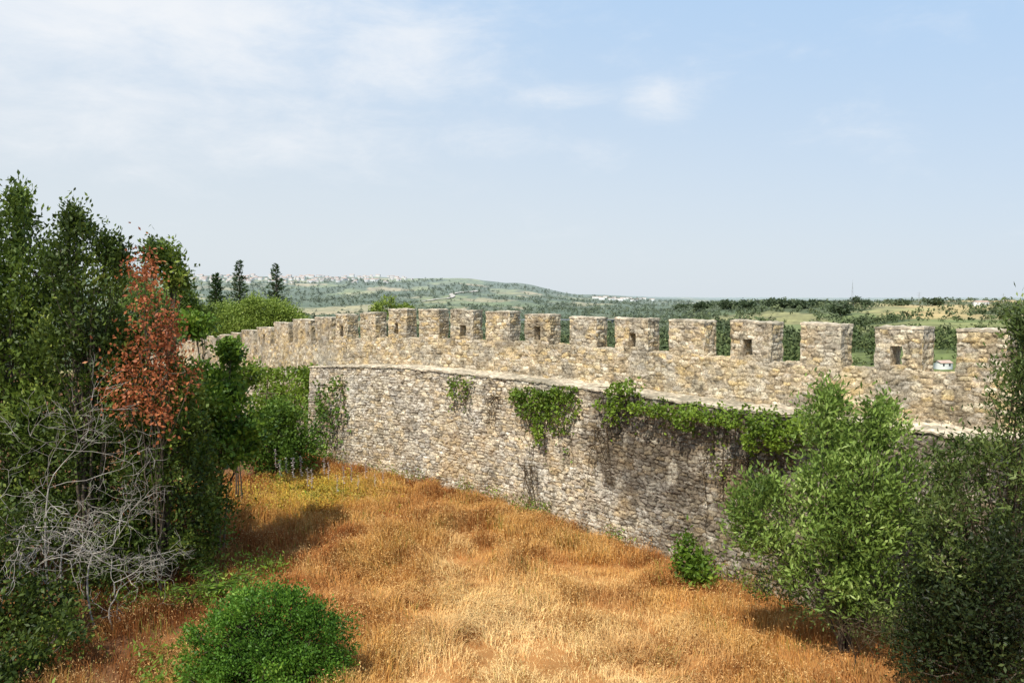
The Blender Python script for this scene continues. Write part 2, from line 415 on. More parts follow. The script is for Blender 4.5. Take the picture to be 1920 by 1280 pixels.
for i, (a, b, y, hole) in enumerate(mer):
    s0, s1 = s_of_px(a), s_of_px(b); m = (a + b) / 2; sm_ = (s0 + s1) / 2
    if a > 600: s1 = max(float(np.interp(b + 1, PXB, S)), s0 + .72)
    else: s1 -= .12 * (s1 - s0)
    zt = at(m, y, d_of_px(m))[2]
    lo = lambda s: brz(s) - .02
    H = zt - brz(np.array([sm_]))[0] + .02
    tilt = float(brz(np.array([s1]))[0] - brz(np.array([s0]))[0])
    hi = (lambda zt, sm_, k: (lambda s: zt - .045 + (s - sm_) * k))(zt, sm_, tilt / (s1 - s0) * (.8 if b > 720 else .25) + random.uniform(-.015, .015))
    hl = None
    if hole:
        hc = (s0 + s1) / 2 + (s1 - s0) * random.uniform(-.08, .04); hwid = random.uniform(.11, .15)
        hl = (hc - hwid, hc + hwid, H * .14, H * .14 + min(random.uniform(.34, .42), H * .5))
    me_ = block('merlon', s0, s1, .008, .50, lo, hi, .023 if a > 600 else .05, 'upper', wall, 'FTLRB', hole=hl, seed=100 + i * 17, amp=.021, irr=.024, cw=.23, ch=.10,
          label=('merlon pierced by a square arrow loop' if hole else None))
    # flat lime mortar coping laid on the merlon
    block('coping', s0 - .012, s1 + .012, -.004, .512, (lambda f: lambda s: f(s) - .004)(hi), (lambda f: lambda s: f(s) + .045)(hi), .04, 'mortar', me_, 'FTLRB', seed=900 + i * 11, mat='mortar', irr=.026, cw=.3, ch=.2)

# ------------------------------------------------------------------ terrain
TD = np.array([60,150,300,600,1000,1600,2300,3200,4500,5500,8000,14000.])
TP = np.array([-1500,340,600,850,960,1100,1250,1350,1500,1600,1750,1920,3500.])
TYv = np.array([
 [800,800,760,690,650,612,588,566,533,517,535,550],[800,800,760,690,650,612,588,566,533,517,535,550],[800,800,760,690,650,612,588,566,534,519,535,550],
 [800,800,760,690,650,612,586,562,535,521,540,552],[800,800,760,690,650,612,588,566,543,532,545,552],[800,800,760,690,650,612,590,573,561,554,553,553],
 [800,800,755,690,645,610,592,577,568,563,560,557],[800,790,740,670,614,580,574,573,571,567,563,558],[800,780,730,662,606,570,572,572,570,567,563,558],
 [800,780,730,652,596,563,572,572,570,567,563,558],[800,770,720,636,588,565,570,572,570,567,563,558],[800,770,720,632,586,571,574,574,570,567,563,558],[800,770,720,635,588,573,574,574,570,567,563,558.]])
def dwall(px): return np.interp(px, PXS, CY, left=CY[0], right=CY[-1])
def terrain_z(X, Y):
    X = np.asarray(X, float); Y = np.asarray(Y, float)
    px = 960 + F * X / np.maximum(Y, .5)
    d = np.maximum(Y, 1.)
    ld = np.log(np.clip(d, 60, 14000)); lD = np.log(TD)
    cols = np.stack([np.interp(ld, lD, TYv[k]) for k in range(len(TP))], -1)
    k = np.clip(np.searchsorted(TP, px) - 1, 0, len(TP) - 2)
    f = np.clip((px - TP[k]) / (TP[k + 1] - TP[k]), 0, 1); f = f * f * (3 - 2 * f)
    y = np.take_along_axis(cols, k[..., None], -1)[..., 0] * (1 - f) + np.take_along_axis(cols, (k + 1)[..., None], -1)[..., 0] * f
    zf = CAMZ - (y - HY) * np.clip(d, 60, 1e9) / F
    zf = zf + fbm(X / 240, Y / 240, 1.5, 4) * np.clip(d * .012, 0, 17)
    near = .05 * fbm(X * .5, Y * .5, 0, 3) - .32 * sm(-2, 5, X)
    t = sm(0, 45, Y - dwall(px) - 1.2)
    return near * (1 - t) + zf * t
PD = np.concatenate([np.linspace(2, 60, 110), np.geomspace(60.5, 14000, 360)])
PA = np.linspace(-2600, 4400, 1100)
gd, gp = np.meshgrid(PD, PA, indexing='ij')
GX = (gp - 960) / F * gd; GY = gd
GZ = terrain_z(GX, GY)
def fields(X, Y):
    cell = 170.
    wx = X + 60 * fbm(X / 300, Y / 300, 4.2, 3); wy = Y * .55 + 60 * fbm(X / 300 + 7, Y / 300, 2.2, 3)
    i = np.floor(wx / cell).astype(np.int64); j = np.floor(wy / cell).astype(np.int64)
    best = np.full(X.shape, 1e18); bid = np.zeros(X.shape); second = np.full(X.shape, 1e18)
    for a in (-1, 0, 1):
        for b in (-1, 0, 1):
            cx = (i + a + _h(i + a, j + b, i * 0 + 5)) * cell; cy = (j + b + _h(i + a, j + b, i * 0 + 9)) * cell
            dd = np.hypot(wx - cx, wy - cy); m = dd < best
            second = np.where(m, best, np.minimum(second, dd))
            bid = np.where(m, _h(i + a, j + b, i * 0 + 77), bid); best = np.where(m, dd, best)
    return bid, second - best
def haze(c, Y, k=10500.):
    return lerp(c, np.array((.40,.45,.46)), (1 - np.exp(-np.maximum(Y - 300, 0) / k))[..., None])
def woodmask(X, Y):
    bid, edge = fields(X, Y)
    n = fbm(X / 260 + 3, Y / 340, 8.8, 5)
    px = 960 + F * X / np.maximum(Y, 1)
    right = sm(1250, 1420, px) * (Y > 200) * (Y < 1900)
    thr = -.20 + .20 * right + .16 * ((Y > 4000) & (px < 900))
    w = sm(thr - .02, thr + .05, n + .15 * (bid - .5))
    belt = sm(1250, 1280, px) * sm(1600, 1500, px) * sm(1150, 1350, Y + 400 * n) * sm(1800, 1650, Y) * .75
    belt = np.maximum(belt, sm(1560, 1590, px) * sm(1730, 1690, px) * sm(870, 890, Y + 60 * n) * sm(980, 960, Y + 60 * n))
    belt = np.maximum(belt, sm(1380, 1400, px) * sm(1560, 1520, px) * sm(700, 730, Y + 60 * n) * sm(860, 840, Y + 60 * n))
    return np.maximum(w, belt), bid, edge
wm, bid, edge = woodmask(GX, GY)
fc = np.array([(.17,.195,.065),(.35,.29,.13),(.13,.16,.048),(.23,.235,.08),(.43,.33,.16),(.17,.20,.06),(.29,.265,.10),(.21,.23,.07)])
col = fc[(bid * 8).astype(int) % 8]
rows_ = .5 + .5 * np.sin((GX * .8 + GY * .5) * .9)
col = col * (1 + .3 * fbm(GX / 40, GY / 40, 3, 4) - .18 * rows_ * (bid % .2 > .1))[..., None]
col = lerp(col, col * .5, (sm(.05, .35, fbm(GX / 22, GY / 30, 5, 4)) * .75)[..., None])
straw = sm(1620, 1700, gp) * sm(880, 1020, GY) * sm(2000, 1700, GY) * sm(-.4, .05, fbm(GX / 90, GY / 200, 31, 4)); col = lerp(col, np.array((.50,.36,.15)) * (1 + .3 * fbm(GX / 60, GY / 60, 9, 3))[..., None], (straw * .85)[..., None])
col = lerp(col, np.array((.055,.08,.028)), (wm * .88)[..., None])
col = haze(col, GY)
inside = sm(3, -1, GY - dwall(gp))
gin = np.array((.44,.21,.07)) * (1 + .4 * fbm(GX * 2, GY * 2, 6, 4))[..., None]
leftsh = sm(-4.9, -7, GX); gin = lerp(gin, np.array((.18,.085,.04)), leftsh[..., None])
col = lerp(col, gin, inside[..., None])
nd, na = GX.shape; idx = np.arange(nd * na).reshape(nd, na)
Q = np.stack([idx[:-1, :-1], idx[:-1, 1:], idx[1:, 1:], idx[1:, :-1]], -1).reshape(-1, 4)
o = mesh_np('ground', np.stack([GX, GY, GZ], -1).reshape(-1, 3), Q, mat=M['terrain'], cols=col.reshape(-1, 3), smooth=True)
tag(o, kind='structure')

def thit(px, py, d0=120., d1=9000.):
    ds = np.geomspace(d0, d1, 900)
    X = (px - 960) / F * ds; z = terrain_z(X, ds)
    yy = proj(X, ds, z)[1]
    k = np.where(yy <= py)[0]
    k = k[0] if len(k) else int(np.argmin(yy))
    return np.array([X[k], ds[k], z[k]])

# far woodland, one mass
n = 38000
tpx = rng.uniform(250, 2050, n); td = np.exp(rng.uniform(math.log(430), math.log(5200), n))
tX = (tpx - 960) / F * td
wmk, b_, e_ = woodmask(tX, td)
hedge = (e_ < 9) & (rng.random(n) < .4)
keep = (rng.random(n) < wmk) | hedge | (rng.random(n) < .03)
tX, td = tX[keep], td[keep]; tZ = terrain_z(tX, td)
pyy = proj(tX, td, tZ + 8)[1]
k2 = pyy < 705; tX, td, tZ = tX[k2], td[k2], tZ[k2]
nt_ = len(tX); r = (1.2 + 4.6 * rng.random(nt_)**2.0) * (1 + sm(1500, 5000, td) * .8) * (.6 + .4 * sm(400, 1000, td))
kq = 22
cc = np.repeat(np.stack([tX, td, tZ + r * .9], -1), kq, 0); rr = np.repeat(r, kq)
dd = rand_unit(nt_ * kq); dd[:, 2] *= .95
pos = cc + dd * (rr * rng.uniform(.5, 1.0, nt_ * kq))[:, None]
V, Q = leaf_arrays(pos, 1, 1)
V = V.reshape(-1, 4, 3); V = pos[:, None] + (V - pos[:, None]) * (rr * .62)[:, None, None]
tone = np.repeat(rng.uniform(.7, 1.35, nt_), kq)
tc_ = np.array((.074,.100,.032)) * tone[:, None] * rng.uniform(.75, 1.25, nt_ * kq)[:, None]
tc_ = lerp(tc_, np.array((.15,.17,.05)), (np.repeat(rng.random(nt_)**4, kq))[:, None] * .8)
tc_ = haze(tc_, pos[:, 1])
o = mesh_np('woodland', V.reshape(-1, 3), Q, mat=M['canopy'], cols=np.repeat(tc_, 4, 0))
tag(o, 'distant green woods, hedges and scrub spread over the hills beyond the wall', 'woodland', kind='stuff')

# ------------------------------------------------------------------ distant buildings
def house_mesh(w, d, h, rh):
    V = np.array([(-w,-d,-3),(w,-d,-3),(w,d,-3),(-w,d,-3),(-w,-d,h),(w,-d,h),(w,d,h),(-w,d,h),(-w,0,h+rh),(w,0,h+rh)], float)
    return V, [(0,1,5,4),(1,2,6,5),(2,3,7,6),(3,0,4,7)], [(4,7,8),(5,9,6)]
def roof_mesh(w, d, h, rh):
    e = .3; s = rh / d
    V = np.array([(-w-e,-d-e,h-e*s+.05),(w+e,-d-e,h-e*s+.05),(w+e,0,h+rh+.05),(-w-e,0,h+rh+.05),(-w-e,d+e,h-e*s+.05),(w+e,d+e,h-e*s+.05),
                  (-w-e,-d-e,h-e*s+.3),(w+e,-d-e,h-e*s+.3),(w+e,0,h+rh+.3),(-w-e,0,h+rh+.3),(-w-e,d+e,h-e*s+.3),(w+e,d+e,h-e*s+.3)], float)
    return V, [(6,7,8,9),(9,8,11,10),(0,3,2,1),(3,4,5,2),(0,1,7,6),(4,10,11,5)]
def make_house(name, w, d, h, rh, label, cat, group=None, windows=0, mw='white'):
    V, q, t = house_mesh(w, d, h, rh)
    hs = mesh_np(name, V, q, t, mat=M[mw]); tag(hs, label, cat, group)
    V, q = roof_mesh(w, d, h, rh); mesh_np('roof', V, q, mat=M['tile'], parent=hs)
    for k in range(windows):
        x = -w + (k + .5) * 2 * w / windows
        mesh_np('window', [(x-.6,-d-.03,1.2),(x+.6,-d-.03,1.2),(x+.6,-d-.03,2.7),(x-.6,-d-.03,2.7)], [(0,1,2,3)], mat=M['window'], parent=hs)
    return hs
def dup(o, loc, rz, sc, label=None, group=None):
    c = o.copy(); C.objects.link(c); c.location = [float(q) for q in loc]; c.rotation_euler = (0, 0, rz); c.scale = sc
    if label: c['label'] = label
    if group: c['group'] = group
    for ch in o.children:
        k = ch.copy(); C.objects.link(k); k.parent = c
    return c
TL = 'tiny white house with pale red roof in the hilltop town on the far left skyline'
h0 = make_house('town_house', 8, 5, 8, 1.4, TL, 'house', 'houses of the far hilltop town', mw='far_white')
first = True
for i in range(200):
    px = rng.uniform(330, 690) if i < 178 else rng.uniform(690, 775)
    py = 521 + rng.normal() * 3.0 + (px - 340) * .004 + (5 if i % 3 == 0 else 0)
    p = thit(px, min(max(py, 516.5), 531), 3000)
    sc = rng.uniform(.7, 1.5); s3 = (sc * rng.uniform(.8, 1.6), sc, sc * rng.uniform(.9, 1.5))
    if first: h0.location = [float(q) for q in p]; h0.scale = s3; first = False
    else: dup(h0, p, rng.uniform(-.6, .6), s3)
VL = 'small white building in the valley village between the left hill and the right ridge'
v0 = make_house('village_house', 10, 6, 7, 1.5, VL, 'house', 'buildings of the valley village')
for i, (px, py) in enumerate([(1118,560),(1128,562),(1136,559),(1145,563),(1152,560),(1160,564),(1168,562),(1178,561),(1188,565),(1196,563),(1207,562),(1222,564)]):
    p = thit(px, py, 2000) + [0, 0, 3]
    s3 = (rng.uniform(1, 2.4), 1, rng.uniform(.9, 1.4))
    if i == 0: v0.location = [float(q) for q in p]; v0.scale = s3
    else: dup(v0, p, rng.uniform(-.4, .4), s3)
hf = make_house('farmhouse', 9, 4, 4, 1.2, 'long white farmhouse on top of the right ridge', 'house', windows=4)
p = thit(1838, 574, 600); hf.location = [float(q) for q in p + [0, 0, 2.0]]; hf.rotation_euler = (0, 0, .15); hf.scale = (1.5, 1.3, 1.4)
hf = make_house('cottage', 4, 3, 3, 1.2, 'white cottage seen through the rightmost gap between merlons', 'house', windows=2)
p = thit(1771, 692, 150); hf.location = [float(q) for q in p + [0, 0, .6]]; hf.rotation_euler = (0, 0, .2); hf.scale = (.8, .8, .8)

rp = np.array([thit(x, y, 1200)[:2] for x, y in [(790,566),(815,563),(838,561),(850,557),(846,553),(858,550),(880,548),(905,546)]])
ts = np.linspace(0, 1, 90); t0 = np.linspace(0, 1, len(rp))
rx, ry = np.interp(ts, t0, rp[:, 0]), np.interp(ts, t0, rp[:, 1])
kk = np.hanning(15); kk /= kk.sum()
rx = np.convolve(np.pad(rx, 7, 'edge'), kk, 'valid'); ry = np.convolve(np.pad(ry, 7, 'edge'), kk, 'valid')
tx, ty = np.gradient(rx), np.gradient(ry); tl = np.hypot(tx, ty); nx, ny = -ty / tl, tx / tl
A = np.stack([rx + nx * 11, ry + ny * 11], -1); B = np.stack([rx - nx * 11, ry - ny * 11], -1)
V = np.concatenate([np.c_[A, terrain_z(A[:, 0], A[:, 1]) + 4], np.c_[B, terrain_z(B[:, 0], B[:, 1]) + 4]])
k = np.arange(89); o = mesh_np('road', V, np.stack([k, k + 1, k + 91, k + 90], -1), mat=M['road']); tag(o, kind='structure')
vd = empty('viaduct', thit(1060, 612, 800), 'long grey road viaduct glimpsed beyond the gaps in the battlements', 'bridge')
def boxv(c, h):
    c = np.array(c, float); h = np.array(h, float)
    V = np.array([(x, y, z) for z in (-1, 1) for y in (-1, 1) for x in (-1, 1)], float) * h + c
    return V, np.array([(0,1,3,2),(4,6,7,5),(0,4,5,1),(2,3,7,6),(0,2,6,4),(1,5,7,3)])
V, q = boxv((0, 0, 14), (130, 5, 1.2)); mesh_np('deck', V, q, mat=M['conc'], parent=vd)
for x in (-100, -60, -20, 20, 60, 100):
    V, q = boxv((x, 0, 4), (1.6, 2.5, 8.8)); mesh_np('pier', V, q, mat=M['conc'], parent=vd)

def pylon(px, ytop, ybase, label, arms):
    p = thit(px, ybase, 700); H = (ybase - ytop) * p[1] / F; wd = p[1] / F * .9
    segs = []
    for sx in (-1, 1): segs.append(((sx * H * .06, 0, -2), (sx * .1, 0, H), wd * .35, wd * .25))
    for k in range(6):
        a, b = k / 6, (k + 1) / 6; s = 1 if k % 2 else -1
        segs.append(((s * H * .06 * (1 - a), 0, a * H), (-s * H * .06 * (1 - b), 0, b * H), wd * .22, wd * .22))
    root = empty('pylon' if arms else 'radio_mast', p, label, 'pylon' if arms else 'mast')
    V, q = tube_arrays(segs, 4); mesh_np('lattice_tower', V, q, mat=M['steel'], parent=root)
    for z in arms:
        V, q = tube_arrays([((-H * .16, 0, H * z), (H * .16, 0, H * z), wd * .2, wd * .2)], 4); mesh_np('cross_arm', V, q, mat=M['steel'], parent=root)
    if not arms:
        V, q = tube_arrays([((0, 0, H), (0, 0, H * 1.15), wd * .15, wd * .1)], 4); mesh_np('antenna', V, q, mat=M['steel'], parent=root)
pylon(1597, 530, 572, 'tall thin lattice radio mast on the right ridge', [])
pylon(1722, 547, 574, 'small lattice pylon on the ridge left of the white farmhouse', [.75, .9])
pylon(1880, 550, 574, 'lattice pylon on the ridge right of the white farmhouse', [.75, .9])

def far_tree(name, label, group, px, ybase, hpx, wpx, n=420, mat='ridge', d0=500):
    p = thit(px, ybase, d0)
    k = p[1] / F; H = hpx * k; R = wpx * k / 2
    root = empty(name, p, label, 'tree', group)
    V, q = tube_arrays([((0, 0, -1), (0, 0, H * .6), H * .035, H * .015)], 5); mesh_np('trunk', V, q, mat=M['bark'], parent=root)
    d = rand_unit(n); rad = rng.uniform(.5, 1, n) * (1 + .6 * fbm(d[:, 0] * 2 + px, d[:, 1] * 2, d[:, 2] * 2, 2))
    c = d * rad[:, None] * np.array([R, R, H * .42]) + np.array([0, 0, H * .56])
    V, q = leaf_arrays(c, R * .3, R * .22); mesh_np('crown', V, q, mat=M[mat], parent=root)
for i, (px, yb, h, wd) in enumerate([(1282,581,9,34),(1318,581,12,38),(1362,580,16,30),(1398,579,11,44),(1446,578,19,28),(1464,578,16,34),(1500,577,11,44),(1527,576,13,30)]):
    far_tree('ridge_tree', 'dark pine tree in the row along the skyline left of the radio mast', 'skyline pines left of the radio mast', px, yb, h, wd)
for px, yb, h, wd, lb in [(1604,575,20,18,'dark round tree on the skyline beside the radio mast'),(1622,577,15,22,'low broad tree just right of the radio mast'),
    (1575,592,22,40,'large dark tree clump below the ridge, above the plain merlon'),(1752,573,12,34,'dark bushy tree on the ridge left of the farmhouse'),(1690,573,9,30,'low scrub tree on the ridge between mast and pylon')]:
    far_tree('ridge_tree', lb, None, px, yb, h, wd)

# ------------------------------------------------------------------ trees beyond the wall, left
def norfolk(label, px, ytop, ybot, d, Rpx, dens=1.):
    p = at(px, ybot, d); top = at(px, ytop, d); k = d / F
    H = top[2] - p[2]; R = Rpx * k
    root = empty('norfolk_pine', p, label, 'pine tree')
    segs = path_segs(np.linspace([0, 0, -6], [0, 0, H], 12), .28, .02); cen = []; outs = []
    nt = 26
    for t in range(nt):
        z = H * (.02 + .97 * (t / nt)); rl = R * 1.1 * (1 - (t / nt))**.95 * rng.uniform(.65, 1.1) + .05
        for b in range(8):
            a = rng.uniform(0, 6.283); tip = np.array([math.cos(a) * rl, math.sin(a) * rl, z + rl * rng.uniform(.1, .4)])
            b0 = np.array([0, 0, z]); segs.append((b0, tip, .04, .012))
            f = rng.uniform(.1, 1.05, int((3 + 9 * rl / R) * dens)); c = b0 + (tip - b0) * f[:, None] + rng.normal(size=(len(f), 3)) * .06
            cen.append(c); outs.append(np.tile(unit(tip - b0), (len(f), 1)))
    V, q = tube_arrays(segs); mesh_np('trunk', V, q, mat=M['bark'], parent=root)
    V, q = leaf_arrays(np.concatenate(cen), .42, .14, (0, 0, .4), np.concatenate(outs) * 1.2, .5); mesh_np('crown', V, q, mat=M['conifer'], parent=root)
norfolk('tall pointed conifer rising beyond the wall, left of the pair', 450, 486, 600, 110, 25)
norfolk('tall pointed conifer rising beyond the wall, right of the pair', 519, 492, 600, 112, 26)
norfolk('shorter darker conifer beyond the wall beside the rust coloured tree', 406, 512, 600, 95, 22)
def gz(p): return np.array([p[0], p[1], float(terrain_z(p[0], p[1]))])
c1 = at(470, 595, 66)
lobed_tree('pale_tree', 'yellow green bushy tree beyond the far end of the battlements', 'tree', gz(c1),
   [(at(420, 600, 66), (2.0, 2, 1.3)), (at(490, 588, 66), (2.4, 2, 1.3)), (at(540, 600, 66), (1.3, 1.5, .9)), (at(455, 615, 65), (2.6, 2, 1.2))], 60, 60, .26, (.2, .10), 'yellow', tr=.2)
c1 = at(730, 575, 33)
lobed_tree('pale_bush', 'small yellow green bush showing above the wall behind the kinked merlon', 'bush', gz(c1),
   [(at(722, 575, 33), (.55, .4, .4)), (at(755, 582, 33), (.45, .4, .22))], 130, 45, .08, (.1, .05), 'yellow', tr=.05)
c1 = at(365, 590, 60)
lobed_tree('dark_tree', 'dark leafy tree beyond the wall below the shorter conifer', 'tree', gz(c1),
   [(at(360, 600, 60), (1.5, 1.5, 1.2)), (at(330, 570, 60), (1.4, 1.4, 1.6))], 60, 50, .25, (.2, .12), 'ever', tr=.18)
c1 = at(235, 540, 40)
lobed_tree('grey_tree', 'grey green tree half hidden behind the rust coloured tree', 'tree', gz(c1),
   [(at(240, 545, 40), (1.2, 1.2, 1.1)), (at(270, 600, 40), (1.5, 1.3, 1.5))], 75, 55, .2, (.15, .05), 'olive', tr=.15)

# ------------------------------------------------------------------ left thicket
def L_(px, py, d, r): return (at(px, py, d), r)
def bare(base, n, L, r, lvl, tilt=(0, 0, .6), wig=.4, up=.15):
    segs = []
    for k in range(n):
        grow(np.asarray(base, float), unit(np.array(tilt) + rng.normal(size=3) * .5), L * rng.uniform(.7, 1.2), r, lvl, segs, wig, 2, up)
    return segs
def G0(px, d):
    X = (px - 960) / F * d; return np.array([X, d, float(terrain_z(X, d))])
lobed_tree('evergreen_tree', 'tallest dark evergreen tree at the left edge', 'tree', G0(20, 17.2),
   [L_(38, 420, 17.2, (.38,.4,.55)), L_(36, 378, 17.2, (.13,.14,.22)), L_(-10, 485, 17.2, (.6,.6,.8)), L_(64, 510, 17, (.55,.6,.8)), L_(20, 600, 17, (.95,.8,1.0)), L_(95, 630, 17, (.75,.7,1.0)), L_(20, 740, 17.2, (1.0,.8,1.1)), L_(-70, 610, 17.2, (.9,.8,1.4)), L_(90, 770, 16.9, (.9,.7,.9))],
   72, 52, .12, (.125,.06), 'ever', tr=.055, bias=(0,0,.8), flat=1.5, shell=.35)
lobed_tree('evergreen_tree', 'second tallest dark evergreen, with bare grey twigs in its crown', 'tree', G0(150, 16.4),
   [L_(140, 455, 16.4, (.3,.35,.45)), L_(138, 415, 16.4, (.12,.14,.2)), L_(135, 520, 16.4, (.55,.5,.7)), L_(180, 575, 16.4, (.5,.5,.7)), L_(120, 640, 16.4, (.65,.6,.9)), L_(205, 690, 16.6, (.65,.6,.9)), L_(218, 490, 16.8, (.15,.2,.24)), L_(200, 470, 16.8, (.15,.18,.2)), L_(160, 790, 16.4, (.9,.6,.9))],
   75, 50, .11, (.11,.055), 'dark_ever', tr=.045, bias=(0,0,.8), flat=1.5, shell=.35)
tw = bare(G0(80, 15.2) + [0, 0, 2.6], 3, 1.4, .008, 3, (.1, -.1, 1.0), .45, .1)
rt = empty('bare_tree', G0(80, 15.2), 'leafless grey twiggy sapling in front of the left evergreens', 'tree')
V, q = tube_arrays(tw + path_segs(bez(G0(80, 15.2), G0(60, 15.2) + [0, 0, 1.4], G0(80, 15.2) + [0, 0, 2.6], 7), .026, .015), 4); mesh_np('trunk', V - np.array(rt.location), q, mat=M['dead'], parent=rt)
lobed_tree('rust_tree', 'half dead tree with rust red withered leaves', 'tree', G0(285, 16.2),
   [L_(268, 505, 16.3, (.24,.3,.45)), L_(288, 590, 16.2, (.45,.4,.5)), L_(262, 660, 16.1, (.55,.45,.5)), L_(315, 700, 16.0, (.48,.4,.55)), L_(290, 770, 15.9, (.65,.4,.35)), L_(322, 620, 16.2, (.3,.3,.5)), L_(240, 730, 16.0, (.45,.4,.4))],
   78, 22, .13, (.095,.052), 'rust', tr=.014, bias=(0,0,-.3), shell=.12, flat=1.4)
lobed_tree('evergreen_tree', 'slender dark evergreen with tufted top behind the rust red leaves', 'tree', G0(300, 17.0),
   [L_(288, 480, 17.4, (.11,.14,.22)), L_(318, 490, 17.4, (.15,.2,.24)), L_(332, 525, 17.4, (.15,.2,.18)), L_(300, 615, 16.9, (.34,.4,.55)), L_(235, 640, 17.0, (.45,.5,.65)), L_(338, 705, 16.7, (.45,.5,.65)), L_(250, 740, 16.7, (.8,.6,.9)), L_(300, 830, 16.6, (.9,.6,.8)), L_(345, 780, 16.6, (.5,.4,.6))],
   80, 48, .11, (.115,.058), 'ever', tr=.035, bias=(0,0,.6), flat=1.3, shell=.35)
lobed_tree('leafy_tree', 'bright green broad leaved tree at the right edge of the left thicket', 'tree', G0(400, 19),
   [L_(375, 715, 19, (.5,.5,.45)), L_(420, 720, 19.2, (.5,.4,.5)), L_(370, 770, 18.6, (.7,.6,.6)), L_(435, 780, 19, (.6,.6,.55)), L_(400, 840, 18.8, (.7,.6,.6)), L_(458, 820, 19.6, (.4,.4,.45)), L_(365, 610, 19.2, (.2,.2,.2)), L_(350, 850, 18.4, (.6,.5,.7)), L_(430, 660, 19.4, (.14,.15,.25))],
   95, 46, .12, (.14,.08), 'bright', tr=.035)
for px, d, lobes, lb, mt in [
   (60, 17.2, [L_(0, 850, 17.2, (1.3,1,1.2)), L_(110, 860, 17.2, (1.2,1,1.2)), L_(-80, 800, 17.5, (1.2,1,1.8)), L_(40, 970, 16.8, (1.4,1,.9)), L_(130, 980, 16.6, (1.0,.7,.8))], 'dark shrub under the tallest evergreen, behind the dead branches', 'dark_ever'),
   (250, 17.2, [L_(220, 860, 17.0, (1.2,.9,1.0)), L_(310, 880, 17.0, (1.1,.9,1.0)), L_(180, 980, 16.8, (1.2,.9,.8)), L_(300, 990, 16.8, (1.1,.8,.8)), L_(240, 1050, 16.4, (.9,.6,.5))], 'dark shrub under the rust red tree', 'dark_ever'),
   (380, 18, [L_(370, 920, 18, (.7,.7,.8)), L_(360, 1010, 17.4, (.7,.6,.6)), L_(410, 960, 18.2, (.4,.5,.6))], 'dark shrub at the foot of the bright broad leaved tree', 'ever'),
   (-20, 14, [L_(-20, 1130, 14, (1.0,.7,.7)), L_(70, 1130, 14.2, (.7,.6,.5)), L_(-40, 1010, 14, (.9,.6,.8))], 'dark shrub at the lower left edge', 'dark_ever'),
   (20, 12.4, [L_(-10, 1235, 12.4, (.5,.4,.35)), L_(45, 1250, 12.4, (.4,.4,.22)), L_(110, 1180, 13.2, (.4,.35,.22))], 'low dark brush in the lower left corner', 'dark_ever')]:
    lobed_tree('dark_shrub', lb, 'shrub', G0(px, d), lobes, 70, 56, .13, (.105,.052), mt, tr=.03, flat=1.2)
for px, d, z0, n, L, lb, tl in [(30, 15.0, 1.5, 3, 1.15, 'pale grey dead shrub with bare arching branches at the left', (.4,-.1,.7)), (160, 15.0, 1.4, 4, 1.0, 'tangle of whitish dead twigs beside the dead shrub', (.5,-.1,.4)), (-20, 14.2, 1.1, 3, 1.0, 'dead shrub of bare branches at the left edge', (.3,0,.8)), (110, 15.4, 1.6, 3, 1.1, 'dead bare branches behind the whitish tangle', (.3,-.1,.8)), (200, 14.8, .6, 3, .75, 'low whitish dead twigs above the grass left of the ferns', (.2,0,.5))]:
    segs = bare(G0(px, d) + [0, 0, z0], n, L, .0115, 3, tl, .75, -.2)
    rt = empty('dead_shrub', G0(px, d), lb, 'dead shrub')
    V, q = tube_arrays(segs + path_segs(bez(G0(px, d) - [0, 0, .1], G0(px - 25, d) + [0, 0, z0 * .6], G0(px, d) + [0, 0, z0], 6), .024, .014), 4)
    mesh_np('branches', V - np.array(rt.location), q, mat=M['dead'], parent=rt)

def frond_plant(name, label, base, n, L, mat, group=None, lw=(.16,.03), cat='plant'):
    root = empty(name, base, label, cat, group); segs = []; cen = []; out = []
    for k in range(n):
        a = rng.uniform(0, 6.283); h = np.array([math.cos(a), math.sin(a), 0]); l = L * rng.uniform(.6, 1.1)
        P = bez(np.zeros(3), np.array([0, 0, l * .8]) + h * l * .2, h * l * .8 + np.array([0, 0, l * rng.uniform(.3, .8)]), 14)
        segs += path_segs(P, .008, .003); sd = np.cross(h, [0, 0, 1])
        for j in range(3, 14):
            for s in (-1, 1): cen.append(P[j]); out.append(sd * s * 1.5 + h * .5)
    V, q = tube_arrays(segs, 4); mesh_np('stems', V, q, mat=M['vine'], parent=root)
    V, q = leaf_arrays(np.array(cen), lw[0] * L, lw[1] * L, (0, 0, .1), np.array(out), .2); mesh_np('fronds', V, q, mat=M[mat], parent=root)
frond_plant('fern', 'green fern at the edge of the dry grass under the left thicket', G0(405, 16.2), 22, 1.05, 'bright')
frond_plant('fern', 'smaller fern left of the larger fern', G0(345, 15.9), 14, .8, 'bright')

# foreground bush
lobed_tree('round_bush', 'round bright green bush in the foreground grass', 'bush', G0(500, 12.6),
   [L_(500, 1195, 12.6, (.88,.75,.74)), L_(415, 1215, 12.6, (.6,.6,.6)), L_(588, 1205, 12.6, (.6,.6,.62)), L_(470, 1150, 12.6, (.45,.45,.42)), L_(550, 1155, 12.7, (.45,.45,.42)), L_(435, 1290, 12.2, (.72,.6,.6)), L_(580, 1290, 12.3, (.68,.6,.6)), L_(510, 1280, 12.1, (.8,.6,.6))],
   200, 75, .075, (.055,.03), 'bush', tr=.03, shell=.75, bias=(0,0,.6), crown='foliage', flat=1.1)

